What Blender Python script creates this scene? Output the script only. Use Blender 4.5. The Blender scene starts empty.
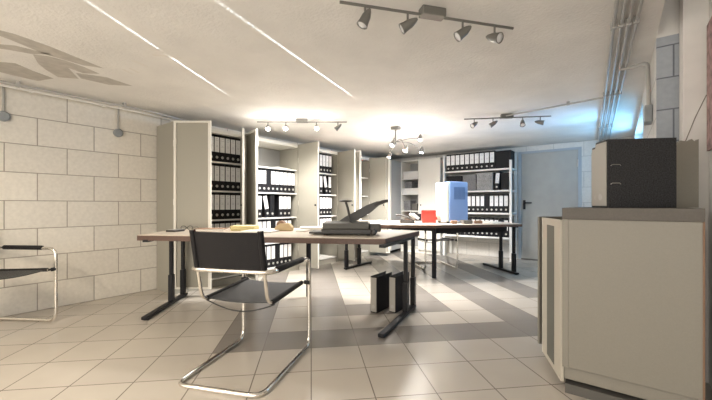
import bpy, bmesh, math, random
from mathutils import Vector, Matrix
random.seed(7)
S = bpy.context.scene
COL = S.collection
PI = math.pi
R = math.radians

# ------------------------------------------------------------------ materials
def nmat(name, col, rough=.5, metal=0, spec=.5, noise=0, nscale=20, bump=0, bscale=60, emit=None, estr=0, coat=0):
    m = bpy.data.materials.new(name); m.use_nodes = True
    nt = m.node_tree; b = nt.nodes['Principled BSDF']
    b.inputs['Base Color'].default_value = (*col, 1)
    b.inputs['Roughness'].default_value = rough
    b.inputs['Metallic'].default_value = metal
    b.inputs['Specular IOR Level'].default_value = spec
    if coat: b.inputs['Coat Weight'].default_value = coat
    if noise or bump:
        tc = nt.nodes.new('ShaderNodeTexCoord')
    if noise:
        n = nt.nodes.new('ShaderNodeTexNoise'); n.inputs['Scale'].default_value = nscale; n.inputs['Detail'].default_value = 5
        nt.links.new(tc.outputs['Object'], n.inputs['Vector'])
        mr = nt.nodes.new('ShaderNodeMapRange')
        mr.inputs['From Min'].default_value = .3; mr.inputs['From Max'].default_value = .7
        mr.inputs['To Min'].default_value = 1 - noise; mr.inputs['To Max'].default_value = 1 + noise
        nt.links.new(n.outputs['Fac'], mr.inputs['Value'])
        mx = nt.nodes.new('ShaderNodeVectorMath'); mx.operation = 'SCALE'
        mx.inputs[0].default_value = col
        nt.links.new(mr.outputs[0], mx.inputs['Scale'])
        nt.links.new(mx.outputs[0], b.inputs['Base Color'])
    if bump:
        n2 = nt.nodes.new('ShaderNodeTexNoise'); n2.inputs['Scale'].default_value = bscale; n2.inputs['Detail'].default_value = 4
        nt.links.new(tc.outputs['Object'], n2.inputs['Vector'])
        bp = nt.nodes.new('ShaderNodeBump'); bp.inputs['Strength'].default_value = bump; bp.inputs['Distance'].default_value = .01
        nt.links.new(n2.outputs['Fac'], bp.inputs['Height']); nt.links.new(bp.outputs[0], b.inputs['Normal'])
    if emit:
        b.inputs['Emission Color'].default_value = (*emit, 1); b.inputs['Emission Strength'].default_value = estr
    return m

def block_mat(name, axis, col, mortar, w=.44, h=.26, shift=0., ms=.005):
    m = bpy.data.materials.new(name); m.use_nodes = True
    nt = m.node_tree; b = nt.nodes['Principled BSDF']; b.inputs['Roughness'].default_value = .75
    g = nt.nodes.new('ShaderNodeNewGeometry'); sp = nt.nodes.new('ShaderNodeSeparateXYZ'); cb = nt.nodes.new('ShaderNodeCombineXYZ')
    nt.links.new(g.outputs['Position'], sp.inputs[0])
    ad = nt.nodes.new('ShaderNodeMath'); ad.operation = 'ADD'; ad.inputs[1].default_value = shift + w * 40
    nt.links.new(sp.outputs[axis], ad.inputs[0]); nt.links.new(ad.outputs[0], cb.inputs[0]); nt.links.new(sp.outputs[2], cb.inputs[1])
    br = nt.nodes.new('ShaderNodeTexBrick')
    br.inputs['Scale'].default_value = 1; br.inputs['Mortar Size'].default_value = ms; br.inputs['Mortar Smooth'].default_value = .4
    br.inputs['Brick Width'].default_value = w; br.inputs['Row Height'].default_value = h; br.inputs['Bias'].default_value = 0
    c2 = tuple(c * .93 for c in col)
    br.inputs['Color1'].default_value = (*col, 1); br.inputs['Color2'].default_value = (*c2, 1); br.inputs['Mortar'].default_value = (*mortar, 1)
    nt.links.new(cb.outputs[0], br.inputs['Vector'])
    n = nt.nodes.new('ShaderNodeTexNoise'); n.inputs['Scale'].default_value = 35; n.inputs['Detail'].default_value = 6
    nt.links.new(g.outputs['Position'], n.inputs['Vector'])
    mr = nt.nodes.new('ShaderNodeMapRange'); mr.inputs['From Min'].default_value = .3; mr.inputs['From Max'].default_value = .7
    mr.inputs['To Min'].default_value = .94; mr.inputs['To Max'].default_value = 1.05
    nt.links.new(n.outputs['Fac'], mr.inputs['Value'])
    vm = nt.nodes.new('ShaderNodeVectorMath'); vm.operation = 'SCALE'
    nt.links.new(br.outputs['Color'], vm.inputs[0]); nt.links.new(mr.outputs[0], vm.inputs['Scale'])
    nt.links.new(vm.outputs[0], b.inputs['Base Color'])
    bp = nt.nodes.new('ShaderNodeBump'); bp.invert = True; bp.inputs['Strength'].default_value = .5; bp.inputs['Distance'].default_value = .004
    nt.links.new(br.outputs['Fac'], bp.inputs['Height']); nt.links.new(bp.outputs[0], b.inputs['Normal'])
    return m

def tile_mat():
    """diagonal 33 cm tiles with nested dark U-shaped courses"""
    m = bpy.data.materials.new('floor_tiles'); m.use_nodes = True
    nt = m.node_tree; b = nt.nodes['Principled BSDF']
    L = nt.links
    g = nt.nodes.new('ShaderNodeNewGeometry')
    def math_(op, a, b_=None, c=None):
        n = nt.nodes.new('ShaderNodeMath'); n.operation = op
        for i, v in enumerate((a, b_, c)):
            if v is None: continue
            if isinstance(v, (int, float)): n.inputs[i].default_value = v
            else: L.new(v, n.inputs[i])
        return n.outputs[0]
    sp = nt.nodes.new('ShaderNodeSeparateXYZ'); L.new(g.outputs['Position'], sp.inputs[0])
    s = .331; k = math.sqrt(.5) / s
    p = math_('MULTIPLY', math_('ADD', sp.outputs[0], sp.outputs[1]), k)
    q = math_('ADD', math_('MULTIPLY', math_('SUBTRACT', sp.outputs[1], sp.outputs[0]), k), -.24)
    i = math_('FLOOR', p); j = math_('FLOOR', q)
    fp = math_('FRACT', p); fq = math_('FRACT', q)
    ep = math_('MINIMUM', fp, math_('SUBTRACT', 1, fp)); eq = math_('MINIMUM', fq, math_('SUBTRACT', 1, fq))
    e = math_('MINIMUM', ep, eq)
    joint = math_('LESS_THAN', e, .0095)
    lev = math_('MINIMUM', math_('MINIMUM', math_('SUBTRACT', 5, i), math_('ADD', i, 2)), math_('SUBTRACT', j, 7))
    dark = math_('MULTIPLY', math_('GREATER_THAN', lev, -.5), math_('LESS_THAN', math_('PINGPONG', lev, 1), .5))
    # second dark course outside, towards the door
    d2 = math_('MULTIPLY', math_('GREATER_THAN', j, 9.5), math_('LESS_THAN', math_('ABSOLUTE', math_('SUBTRACT', i, 7)), .5))
    dark = math_('MAXIMUM', dark, d2)
    wn = nt.nodes.new('ShaderNodeTexWhiteNoise'); cb = nt.nodes.new('ShaderNodeCombineXYZ')
    L.new(i, cb.inputs[0]); L.new(j, cb.inputs[1]); L.new(cb.outputs[0], wn.inputs['Vector'])
    no = nt.nodes.new('ShaderNodeTexNoise'); no.inputs['Scale'].default_value = 1.7; no.inputs['Detail'].default_value = 3
    L.new(g.outputs['Position'], no.inputs['Vector'])
    val = math_('ADD', math_('ADD', math_('MULTIPLY', wn.outputs['Value'], .06), .82), math_('MULTIPLY', no.outputs['Fac'], .26))
    def mix(f, a, b_):
        n = nt.nodes.new('ShaderNodeMix'); n.data_type = 'RGBA'
        L.new(f, n.inputs['Factor'])
        for nm, v in ((6, a), (7, b_)):
            if isinstance(v, tuple): n.inputs[nm].default_value = (*v, 1)
            else: L.new(v, n.inputs[nm])
        return n.outputs[2]
    c = mix(dark, (.47, .43, .375), (.235, .213, .19))
    vm = nt.nodes.new('ShaderNodeVectorMath'); vm.operation = 'SCALE'; L.new(c, vm.inputs[0]); L.new(val, vm.inputs['Scale'])
    c = mix(joint, vm.outputs[0], (.17, .15, .13))
    L.new(c, b.inputs['Base Color'])
    b.inputs['Roughness'].default_value = .25
    bp = nt.nodes.new('ShaderNodeBump'); bp.invert = True; bp.inputs['Strength'].default_value = .4; bp.inputs['Distance'].default_value = .003
    L.new(joint, bp.inputs['Height']); L.new(bp.outputs[0], b.inputs['Normal'])
    return m

M = dict(
    floor=tile_mat(),
    ceil=nmat('ceiling_plaster', (.72, .70, .665), .85, noise=.06, nscale=3, bump=.5, bscale=45),
    darkpatch=nmat('dark_ceiling_patch', (.46, .43, .385), .9, noise=.12, nscale=14),
    scar=nmat('plaster_scar', (.70, .67, .62), .8),
    wall_l=block_mat('blocks_left', 1, (.69, .655, .59), (.33, .30, .26), shift=-.057),
    wall_b=block_mat('blocks_back', 0, (.62, .60, .56), (.40, .385, .36)),
    wall_r=block_mat('blocks_right', 1, (.62, .61, .59), (.33, .32, .30)),
    wall_s=block_mat('blocks_blue_light_tint', 0, (.36, .39, .43), (.15, .165, .19), w=.26, h=.2, shift=-.02),  # bluish light on this wall is put into the block colour
    plaster=nmat('pillar_plaster', (.76, .74, .71), .8, noise=.05, nscale=8),
    pipe=nmat('grey_conduit', (.42, .41, .39), .4, metal=.2),
    pipew=nmat('white_conduit', (.72, .70, .66), .4),
    boxg=nmat('junction_plastic', (.25, .27, .28), .5),
    cab=nmat('greige_steel', (.33, .315, .265), .42, noise=.02, nscale=200),
    cabin=nmat('cabinet_inner_grey', (.33, .33, .32), .5),
    cabw=nmat('cabinet_white_edge', (.72, .70, .64), .4),
    cabr=nmat('cabinet_side_greige', (.25, .232, .195), .5, noise=.03, nscale=160),
    cabrtop=nmat('cabinet_top_brown', (.105, .093, .08), .6, noise=.07, nscale=120),
    plinth=nmat('plinth_dark', (.10, .095, .085), .6),
    cream=nmat('cream_door_edge', (.50, .465, .39), .45),
    shelf=nmat('shelf_white', (.74, .73, .70), .4),
    black=nmat('binder_black', (.010, .010, .012), .55, spec=.2, noise=.3, nscale=150),
    marble=nmat('binder_cloud_grey', (.028, .028, .03), .6, spec=.2, noise=.6, nscale=180),
    label=nmat('label_paper', (.80, .80, .80), .6, noise=.04, nscale=90),
    paper=nmat('paper_white', (.78, .76, .70), .7),
    paper2=nmat('paper_yellowish', (.76, .66, .34), .7),
    ink=nmat('label_ink', (.45, .45, .48), .6),
    chrome=nmat('chrome', (.80, .77, .72), .12, metal=1),
    steel=nmat('brushed_steel', (.55, .53, .5), .3, metal=1),
    leather=nmat('black_leather', (.012, .011, .012), .55, spec=.2, bump=.3, bscale=250),
    seatl=nmat('worn_grey_black_leather', (.03, .032, .034), .4, spec=.3, bump=.3, bscale=250),
    wood=nmat('desk_top_light', (.56, .49, .41), .35, noise=.06, nscale=30),
    edge=nmat('desk_edge_brown', (.09, .05, .036), .45, noise=.12, nscale=40),
    legm=nmat('desk_leg_black', (.012, .012, .014), .45, spec=.25),
    red=nmat('red_plastic', (.75, .03, .02), .35),
    blue=nmat('dehumidifier_blue_side', (.19, .29, .52), .45),
    grilleb=nmat('grille_blue_dark', (.10, .17, .34), .5),
    ivory=nmat('dehumidifier_ivory', (.50, .51, .42), .4),
    tan=nmat('tan_card', (.48, .36, .20), .6),
    card=nmat('brown_card', (.22, .13, .08), .7),
    boxgrey=nmat('mottled_grey_card', (.16, .16, .165), .7, noise=.35, nscale=60),
    whitebox=nmat('white_card', (.70, .69, .66), .6),
    cutter=nmat('cutter_grey', (.065, .063, .055), .45),
    cutd=nmat('cutter_dark', (.03, .027, .025), .4),
    blade=nmat('blade_arm', (.05, .05, .048), .45),
    doorm=nmat('steel_door_blue_grey', (.35, .345, .32), .45, noise=.05, nscale=6),
    doorf=nmat('door_frame_grey', (.33, .37, .41), .45),
    lampb=nmat('lamp_grey', (.20, .195, .18), .35, metal=.6),
    lens=nmat('lamp_lens_off', (.6, .6, .6), .15),
    lenson=nmat('lamp_lens_lit', (1, 1, 1), .3, emit=(1, .93, .80), estr=25),
    winf=nmat('window_frame_white', (.7, .72, .75), .4),
    sky=nmat('daylight_pane', (.5, .7, 1), .3, emit=(.12, .55, .9), estr=1.6),
    spineg=nmat('spine_pale_grey', (.36, .345, .31), .6),
    fill_pane=nmat('added_fill_pane', (.8, .8, .78), .3, emit=(1, .94, .86), estr=.6),  # glowing pane of the added fill glazing
    recess=nmat('door_recess_grey', (.13, .13, .11), .6),
    pink=nmat('pink_print', (.33, .21, .20), .7, noise=.5, nscale=22),
    cable=nmat('cable_black', (.02, .02, .02), .5),
)

# ------------------------------------------------------------------ mesh helpers
def NB(): return bmesh.new()
def fin(name, bm, mat, parent=None, smooth=False, local=False, bevel=0):
    """link bm (world coordinates unless local) as one mesh object under parent"""
    bmesh.ops.recalc_face_normals(bm, faces=bm.faces)
    me = bpy.data.meshes.new(name)
    if parent is not None and not local:
        bpy.context.view_layer.update()
        bm.transform(wm(parent).inverted())
        loc = None
    elif parent is None and not local:
        xs = [v.co.x for v in bm.verts]; ys = [v.co.y for v in bm.verts]; zs = [v.co.z for v in bm.verts]
        loc = Vector(((min(xs)+max(xs))/2, (min(ys)+max(ys))/2, min(zs)))
        bm.transform(Matrix.Translation(-loc))
    else: loc = None
    if smooth:
        for f in bm.faces: f.smooth = True
    bm.to_mesh(me); bm.free()
    o = bpy.data.objects.new(name, me); COL.objects.link(o)
    if loc is not None: o.location = loc
    if parent is not None: o.parent = parent
    me.materials.append(M[mat] if isinstance(mat, str) else mat)
    if bevel:
        md = o.modifiers.new('b', 'BEVEL'); md.width = bevel; md.segments = 2; md.limit_method = 'ANGLE'; md.angle_limit = R(40)
    if smooth:
        try: me.set_sharp_from_angle(angle=R(42))
        except Exception: pass
    return o
def wm(o):
    m = Matrix.Translation(o.location) @ o.rotation_euler.to_matrix().to_4x4()
    return (wm(o.parent) @ m) if o.parent else m
def box(bm, x0, x1, y0, y1, z0, z1, mat=None):
    r = bmesh.ops.create_cube(bm, size=1)
    T = Matrix.Translation(((x0+x1)/2, (y0+y1)/2, (z0+z1)/2)) @ Matrix.Diagonal((abs(x1-x0), abs(y1-y0), abs(z1-z0), 1))
    bmesh.ops.transform(bm, matrix=(mat @ T) if mat is not None else T, verts=r['verts'])
    return bm
def obox(bm, p0, p1, th, z0, z1):
    """vertical slab from p0 to p1 (xy), thickness th centred"""
    a = Vector(p0); b = Vector(p1); d = (b-a); L = d.length; ang = math.atan2(d.y, d.x)
    T = Matrix.Translation((a.x, a.y, 0)) @ Matrix.Rotation(ang, 4, 'Z')
    return box(bm, 0, L, -th/2, th/2, z0, z1, T)
def prism(bm, pts, z0, z1, mat=None):
    lo = [bm.verts.new((p[0], p[1], z0)) for p in pts]; hi = [bm.verts.new((p[0], p[1], z1)) for p in pts]
    bm.faces.new(lo[::-1]); bm.faces.new(hi); n = len(pts)
    for i in range(n): bm.faces.new((lo[i], lo[(i+1) % n], hi[(i+1) % n], hi[i]))
    if mat is not None: bmesh.ops.transform(bm, matrix=mat, verts=lo+hi)
    return bm
def fillet(pts, r, closed=False, seg=6):
    pts = [Vector(p) for p in pts]; n = len(pts); out = []
    for i, p in enumerate(pts):
        if not closed and i in (0, n-1): out.append(p); continue
        a = pts[i-1]; b = pts[(i+1) % n]
        da = (a-p); db = (b-p); rr = min(r, da.length*.45, db.length*.45)
        A = p + da.normalized()*rr; B = p + db.normalized()*rr
        for k in range(seg+1):
            t = k/seg
            q = (1-t)**2*A + 2*t*(1-t)*p + t*t*B
            if not out or (q-out[-1]).length > 1e-5: out.append(q)
    return out
def tube(bm, pts, r, closed=False, seg=10, scale=None):
    pts = [Vector(p) for p in pts]; n = len(pts); rings = []
    up = None
    for i, p in enumerate(pts):
        if closed: t = (pts[(i+1) % n]-pts[i-1]).normalized()
        else: t = (pts[min(i+1, n-1)]-pts[max(i-1, 0)]).normalized()
        if up is None:
            up = Vector((0, 0, 1)) if abs(t.z) < .9 else Vector((1, 0, 0))
        up = (up - t*up.dot(t)).normalized(); s = t.cross(up)
        rr = r if not callable(r) else r(i/(n-1))
        rings.append([bm.verts.new(p + (up*math.cos(2*PI*k/seg) + s*math.sin(2*PI*k/seg))*rr) for k in range(seg)])
    for i in range(n if closed else n-1):
        a = rings[i]; b = rings[(i+1) % n]
        off = 0
        if closed and i == n-1:
            off = min(range(seg), key=lambda o: (a[0].co-b[o].co).length)
        for k in range(seg):
            bm.faces.new((a[k], a[(k+1) % seg], b[(k+1+off) % seg], b[(k+off) % seg]))
    if not closed:
        bm.faces.new(rings[0][::-1]); bm.faces.new(rings[-1])
    return bm
def lathe(bm, prof, seg=16, mat=None):
    """prof: list of (r, z)"""
    rings = []; vs = []
    for r, z in prof:
        ring = [bm.verts.new((max(r, 1e-4)*math.cos(2*PI*k/seg), max(r, 1e-4)*math.sin(2*PI*k/seg), z)) for k in range(seg)]
        rings.append(ring); vs += ring
    for a, b in zip(rings, rings[1:]):
        for k in range(seg): bm.faces.new((a[k], a[(k+1) % seg], b[(k+1) % seg], b[k]))
    bm.faces.new(rings[0][::-1]); bm.faces.new(rings[-1])
    if mat is not None: bmesh.ops.transform(bm, matrix=mat, verts=vs)
    return bm
def tag(o, label, cat, group=None):
    o['label'] = label; o['category'] = cat
    if group: o['group'] = group
    return o
def thing(name, label, cat, loc=(0, 0, 0), rz=0, group=None):
    o = bpy.data.objects.new(name, None); COL.objects.link(o); o.empty_display_size = .1
    o.location = loc; o.rotation_euler = (0, 0, rz)
    return tag(o, label, cat, group)
def struct(name, bm, mat, parent=None, **k):
    o = fin(name, bm, mat, parent, **k)
    if parent is None: o['kind'] = 'structure'
    return o
def dup(src, loc=None, rot=None, label=None, group=None):
    c = src.copy(); COL.objects.link(c)
    if loc is not None: c.location = loc
    if rot is not None: c.rotation_euler = rot
    if label: c['label'] = label
    if group: c['group'] = group
    for ch in list(src.children):
        d = ch.copy(); COL.objects.link(d); d.parent = c
        for g in list(ch.children):
            e = g.copy(); COL.objects.link(e); e.parent = d
    return c

# ------------------------------------------------------------------ room
CEIL = 2.07
XL, YB = -4.35, 6.85
struct('floor', box(NB(), -4.55, 2.0, -1.8, 7.05, -.12, 0), 'floor')
bm = NB(); HC = 2.48
box(bm, -4.55, .2, -1.8, 7.05, CEIL, HC+.1); box(bm, .2, 2.0, 2.9, 7.05, CEIL, HC+.1); box(bm, .2, 2.0, -1.8, 2.9, HC, HC+.1)
struct('ceiling', bm, 'ceil')
struct('wall_left', box(NB(), -4.55, XL, -1.8, 7.05, 0, CEIL), 'wall_l')
bm = NB()
box(bm, XL, -1.43, YB, YB+.2, 0, CEIL); box(bm, -.49, .42, YB, YB+.2, 0, CEIL); box(bm, -1.43, -.49, YB, YB+.2, 1.96, CEIL)
struct('wall_back', bm, 'wall_b')
WX = .2
bm = NB()
WY0, WY1, WZ0, WZ1 = 4.3, 6.2, 1.45, 1.99
box(bm, WX, WX+.22, 2.9, WY0, 0, CEIL); box(bm, WX, WX+.22, WY1, YB, 0, CEIL)
box(bm, WX, WX+.22, WY0, WY1, 0, WZ0); box(bm, WX, WX+.22, WY0, WY1, WZ1, CEIL)
struct('wall_right', bm, 'wall_r')
struct('wall_alcove', box(NB(), WX, .41, 2.88, 2.9, 0, 2.06), 'wall_s')
struct('wall_alcove_upper', box(NB(), WX, .41, 2.885, 2.9, 2.06, HC), 'plaster')
struct('wall_pillar', box(NB(), .305, .41, 2.72, 2.88, 0, HC), 'plaster')
struct('wall_right_near', box(NB(), .41, 2.0, 2.25, 2.9, 0, HC), 'plaster')
struct('wall_right_side', box(NB(), 1.8, 2.0, -1.6, 2.25, 0, HC), 'plaster')
bm = NB()
box(bm, XL, -4.1, -1.8, -1.6, 0, CEIL); box(bm, 1.55, 1.8, -1.8, -1.6, 0, HC); box(bm, .2, 1.55, -1.8, -1.6, 1.98, HC); box(bm, -4.1, 1.55, -1.8, -1.6, 0, .25); box(bm, -4.1, .2, -1.8, -1.6, 1.98, CEIL)
struct('wall_front', bm, 'plaster')
w = bpy.data.objects.new('added_fill_window', None); COL.objects.link(w); w.location = (-1.3, -1.7, .25); w['kind'] = 'structure'  # added glazing out of view, there to fill the room with soft light
bm = NB(); box(bm, -4.1, 1.55, -1.75, -1.69, .25, .29); box(bm, -4.1, 1.55, -1.75, -1.69, 1.94, 1.98)
for k in range(5):
    x = -4.1 + k*(5.65-.04)/4; box(bm, x, x+.04, -1.75, -1.69, .29, 1.94)
fin('window_frame', bm, 'winf', w)
fin('pane', box(NB(), -4.06, 1.51, -1.73, -1.72, .29, 1.94), 'fill_pane', w)
# window in the right wall
w = bpy.data.objects.new('window_1', None); COL.objects.link(w); w.location = (WX+.18, WY0, WZ0); w['kind'] = 'structure'
bm = NB(); t = .035
box(bm, WX+.15, WX+.20, WY0, WY1, WZ0, WZ0+t); box(bm, WX+.15, WX+.20, WY0, WY1, WZ1-t, WZ1)
for y in (WY0, (WY0+WY1)/2-t/2, WY1-t): box(bm, WX+.15, WX+.20, y, y+t, WZ0+t, WZ1-t)
fin('window_frame', bm, 'winf', w)
fin('pane', box(NB(), WX+.17, WX+.18, WY0+t, WY1-t, WZ0+t, WZ1-t), 'sky', w)
# steel door in the back wall
d = bpy.data.objects.new('door_1', None); COL.objects.link(d); d.location = (-.96, YB, 0); d['kind'] = 'structure'
bm = NB()
box(bm, -1.45, -1.40, YB-.015, YB+.1, 0, 1.98); box(bm, -.52, -.47, YB-.015, YB+.1, 0, 1.98); box(bm, -1.40, -.52, YB-.015, YB+.1, 1.94, 1.98)
fin('door_frame', bm, 'doorf', d)
fin('door_leaf', box(NB(), -1.40, -.52, YB+.0, YB+.05, .01, 1.94), 'doorm', d, bevel=.004)
bm = NB(); box(bm, -1.37, -1.33, YB-.012, YB, .92, 1.09)
tube(bm, fillet([(-1.35, YB, 1.04), (-1.35, YB-.05, 1.04), (-1.22, YB-.05, 1.04)], .02), .011)
fin('door_handle', bm, 'legm', d)
bm = NB()
for z in (.3, 1.65): tube(bm, [(-.525, YB-.012, z), (-.525, YB-.012, z+.12)], .011)
fin('hinge', bm, 'steel', d)
struct('trim_1', box(NB(), -1.40, -.52, YB-.03, YB-.002, 0, .022), 'plinth')   # door threshold

# darker jagged patches and scars on the ceiling
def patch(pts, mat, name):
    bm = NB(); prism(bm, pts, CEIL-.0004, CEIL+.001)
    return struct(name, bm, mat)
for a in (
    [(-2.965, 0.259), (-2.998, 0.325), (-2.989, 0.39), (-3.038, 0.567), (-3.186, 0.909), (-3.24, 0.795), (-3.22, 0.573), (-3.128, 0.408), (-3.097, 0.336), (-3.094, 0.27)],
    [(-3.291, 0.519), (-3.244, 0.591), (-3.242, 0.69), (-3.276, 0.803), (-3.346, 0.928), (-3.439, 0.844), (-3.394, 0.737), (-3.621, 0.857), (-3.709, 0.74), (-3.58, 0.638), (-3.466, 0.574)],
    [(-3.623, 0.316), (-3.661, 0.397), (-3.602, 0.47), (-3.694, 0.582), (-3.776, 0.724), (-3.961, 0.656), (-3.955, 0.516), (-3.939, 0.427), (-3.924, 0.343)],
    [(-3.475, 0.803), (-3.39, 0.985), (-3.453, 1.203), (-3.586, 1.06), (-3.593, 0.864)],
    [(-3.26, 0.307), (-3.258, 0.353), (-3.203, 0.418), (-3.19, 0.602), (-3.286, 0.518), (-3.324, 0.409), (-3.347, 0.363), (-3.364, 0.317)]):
    patch(a, 'darkpatch', 'ceiling_patch')
for a in ([(-2.62, 1.03), (-2.55, 1.10), (-2.50, 1.20), (-2.535, 1.19), (-2.58, 1.11), (-2.64, 1.05)],
          [(-2.86, .98), (-2.83, 1.0), (-2.87, 1.10), (-2.90, 1.12), (-2.875, 1.04)],
          [(-3.03, 1.02), (-3.01, 1.03), (-3.06, 1.12), (-3.08, 1.11)], [(-3.10, 1.0), (-3.08, 1.01), (-3.13, 1.10), (-3.15, 1.09)]):
    patch(a, 'scar', 'ceiling_scar')

# ------------------------------------------------------------------ pipes
def pipe(name, pts, r, mat, label, clips=(), group=None, rr=.04):
    t = thing(name, label, 'pipe', pts[0], group=group)
    fin('tube', tube(NB(), fillet(pts, rr), r), mat, t, smooth=True)
    for c in clips:
        bm = NB(); box(bm, c[0]-r*1.5, c[0]+r*1.5, c[1]-.012, c[1]+.012, c[2]-r*1.4, CEIL)
        fin('clip', bm, mat, t)
    return t
posn = ['leftmost', 'second from the left', 'third from the left', 'rightmost']
for k in range(4):
    x0 = .030 + k*.033; x1 = -.235 + k*.043
    z = CEIL-.026
    f = lambda y: x0 + (x1-x0)*(y-1.6)/(6.85-1.6)
    pipe('ceiling_pipe', [(f(-1.55), -1.55, z), (f(6.84), 6.84, z)], .0095, 'pipe',
         'grey conduit along the right edge of the ceiling, %s of the four' % posn[k],
         [(f(y), y, z) for y in (2.5, 4.0, 5.6)], 'parallel ceiling conduits')
pipe('ceiling_pipe', [(-4.10, -1.55, 2.035), (-4.10, 1.62, 2.035), (-4.22, 2.1, 2.035)], .012, 'pipe', 'thin grey pipe on the ceiling along the left wall, farther from the wall', [(-4.10, y, 2.035) for y in (.55, 1.35)])
pipe('ceiling_pipe', [(-4.20, -1.55, 2.035), (-4.20, 1.50, 2.035), (-4.30, 2.0, 2.035)], .015, 'pipew', 'pale pipe on the ceiling along the left wall, nearer to the wall', [(-4.20, y, 2.035) for y in (.65, 1.2)])
pipe('ceiling_pipe', [(-1.03, 4.23, 2.045), (-.09, 4.08, 2.045)], .009, 'pipe', 'thin conduit across ceiling from rear spotlight bar to pipe bundle', [(-.4, 4.13, 2.045)])
# looped pipe with a grey box by the alcove corner
t = thing('wall_conduit', 'grey conduit bending down the right wall corner to a junction box', 'pipe', (.185, 3.0, 1.5))
fin('tube', tube(NB(), fillet([(.02, 3.30, 2.04), (.10, 3.28, 2.03), (.175, 3.22, 2.03), (.182, 3.21, 1.70)], .05), .014), 'pipe', t, smooth=True)
fin('junction_box', box(NB(), .155, .199, 3.12, 3.26, 1.58, 1.70), 'boxg', t, bevel=.006)
for y, lb in ((.49, 'dark round socket on the left wall near the image edge, under the pipes'), (1.37, 'grey round socket on the left wall next to the tall cabinets, under the pipes')):
    t = thing('wall_socket', lb, 'socket', (XL+.02, y, 1.79))
    bm = NB(); lathe(bm, [(.045, 0), (.045, .03), (.034, .042), (.001, .044)], 20, Matrix.Translation((XL, y, 1.79)) @ Matrix.Rotation(R(90), 4, 'Y'))
    fin('socket_box', bm, 'boxg', t, smooth=True)
    fin('feed_pipe', tube(NB(), [(XL+.014, y, 1.83), (XL+.014, y, CEIL-.01)], .009), 'pipe', t, smooth=True)

# ------------------------------------------------------------------ binders
BH = .335
def make_binder(w=.074, cover='black', labelled=True, tall=False):
    t = thing('ring_binder', 'x', 'binder')
    bm = NB(); hw = w/2; dd = .15
    box(bm, -hw, -hw+.003, -dd+.004, dd, 0, BH); box(bm, hw-.003, hw, -dd+.004, dd, 0, BH)
    # slightly rounded spine
    pr = [(-hw, -dd+.006), (-hw*.8, -dd+.001), (0, -dd-.001), (hw*.8, -dd+.001), (hw, -dd+.006), (hw-.003, -dd+.008), (0, -dd+.003), (-hw+.003, -dd+.008)]
    prism(bm, pr, 0, BH)
    fin('cover', bm, cover, t, local=True)
    fin('paper_block', box(NB(), -hw+.006, hw-.02, -dd+.02, dd-.012, .01, BH-.03), 'paper', t, local=True)
    if labelled and tall:
        fin('spine_label', box(NB(), -w*.42, w*.42, -dd-.0026, -dd+.002, .01, .325), 'spineg', t, local=True)
    elif labelled:
        lab = fin('spine_label', box(NB(), -w*.41, w*.41, -dd-.0026, -dd+.002, .02 if tall else .12, .325 if tall else .305), 'paper' if tall else 'label', t, local=True)
        bm = NB()
        for z, k in ((.285, .22), (.262, .24), (.2, .16), (.185, .2)):
            box(bm, -w*k, w*k, -dd-.0031, -dd-.002, z, z+.004)
        fin('lettering', bm, 'ink', lab, local=True)
    bm = NB()
    T = Matrix.Translation((0, -dd-.0035, .055)) @ Matrix.Rotation(R(-90), 4, 'X')
    lathe(bm, [(.012, 0), (.017, 0), (.017, .004), (.012, .004)], 16, T)
    fin('finger_ring', bm, 'pipe', t, local=True, smooth=True)
    return t
_protos = {}
def binder(loc, rz, label, group=None, w=.074, cover='black', labelled=True, lean=0, tall=False):
    key = (round(w, 3), cover, labelled, tall)
    if key not in _protos:
        b = make_binder(w, cover, labelled, tall); _protos[key] = b
        b.location = loc; b.rotation_euler = (0, lean, rz)
        b['label'] = label
        if group: b['group'] = group
    else:
        b = dup(_protos[key], loc, (0, lean, rz), label)
        if group: b['group'] = group
        elif 'group' in b: del b['group']
    if lean:
        # rest on the lower edge
        pass
    b['label'] = label
    return b
ORD = ['first', 'second', 'third', 'fourth', 'fifth', 'sixth', 'seventh', 'eighth', 'ninth', 'tenth', 'eleventh', 'twelfth']

# ------------------------------------------------------------------ tall cabinets along the left wall
CH = 1.93; FX = -3.90; BX = -4.33
SH = (.10, .46, .82, 1.18, 1.54)
def dirv(hinge, ang): return (hinge[0] + math.cos(ang), hinge[1] + math.sin(ang))
def cdoor(parent, hinge, ang, wd, inward, z0=.07, z1=CH-.0, mat='cab', rod=False, th=.02):
    """steel door from hinge point in direction ang (radians, world); inward=+1/-1 side with the return lip"""
    h = Vector((hinge[0], hinge[1], 0)); T = Matrix.Translation(h) @ Matrix.Rotation(ang, 4, 'Z')
    dr = fin('door', box(NB(), .004, wd, -.003, .003, z0, z1, T), mat, parent)
    s = inward
    bm = NB()
    box(bm, .004, .03, min(0, s*th), max(0, s*th), z0, z1, T); box(bm, wd-.03, wd, min(0, s*th*1.1), max(0, s*th*1.1), z0, z1, T)
    box(bm, .03, wd-.03, min(0, s*th), max(0, s*th), z0, z0+.02, T); box(bm, .03, wd-.03, min(0, s*th), max(0, s*th), z1-.02, z1, T)
    fin('door_edge', bm, 'cabw', dr)
    bm = NB(); lathe(bm, [(.014, 0), (.014, .01), (.006, .02)], 12, T @ Matrix.Translation((wd-.045, -s*.003, 1.0)) @ Matrix.Rotation(R(90)*s, 4, 'X'))
    fin('lock', bm, 'legm', dr, smooth=True)
    bm = NB()
    for z in (.3, 1.0, 1.65): tube(bm, [T @ Vector((.0, s*.006, z)), T @ Vector((.0, s*.006, z+.07))], .007)
    if rod: tube(bm, [T @ Vector((wd-.05, s*.018, z0+.03)), T @ Vector((wd-.05, s*.018, z1-.03))], .006)
    fin('hinge', bm, 'cabw', dr, smooth=True)
    return dr
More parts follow.
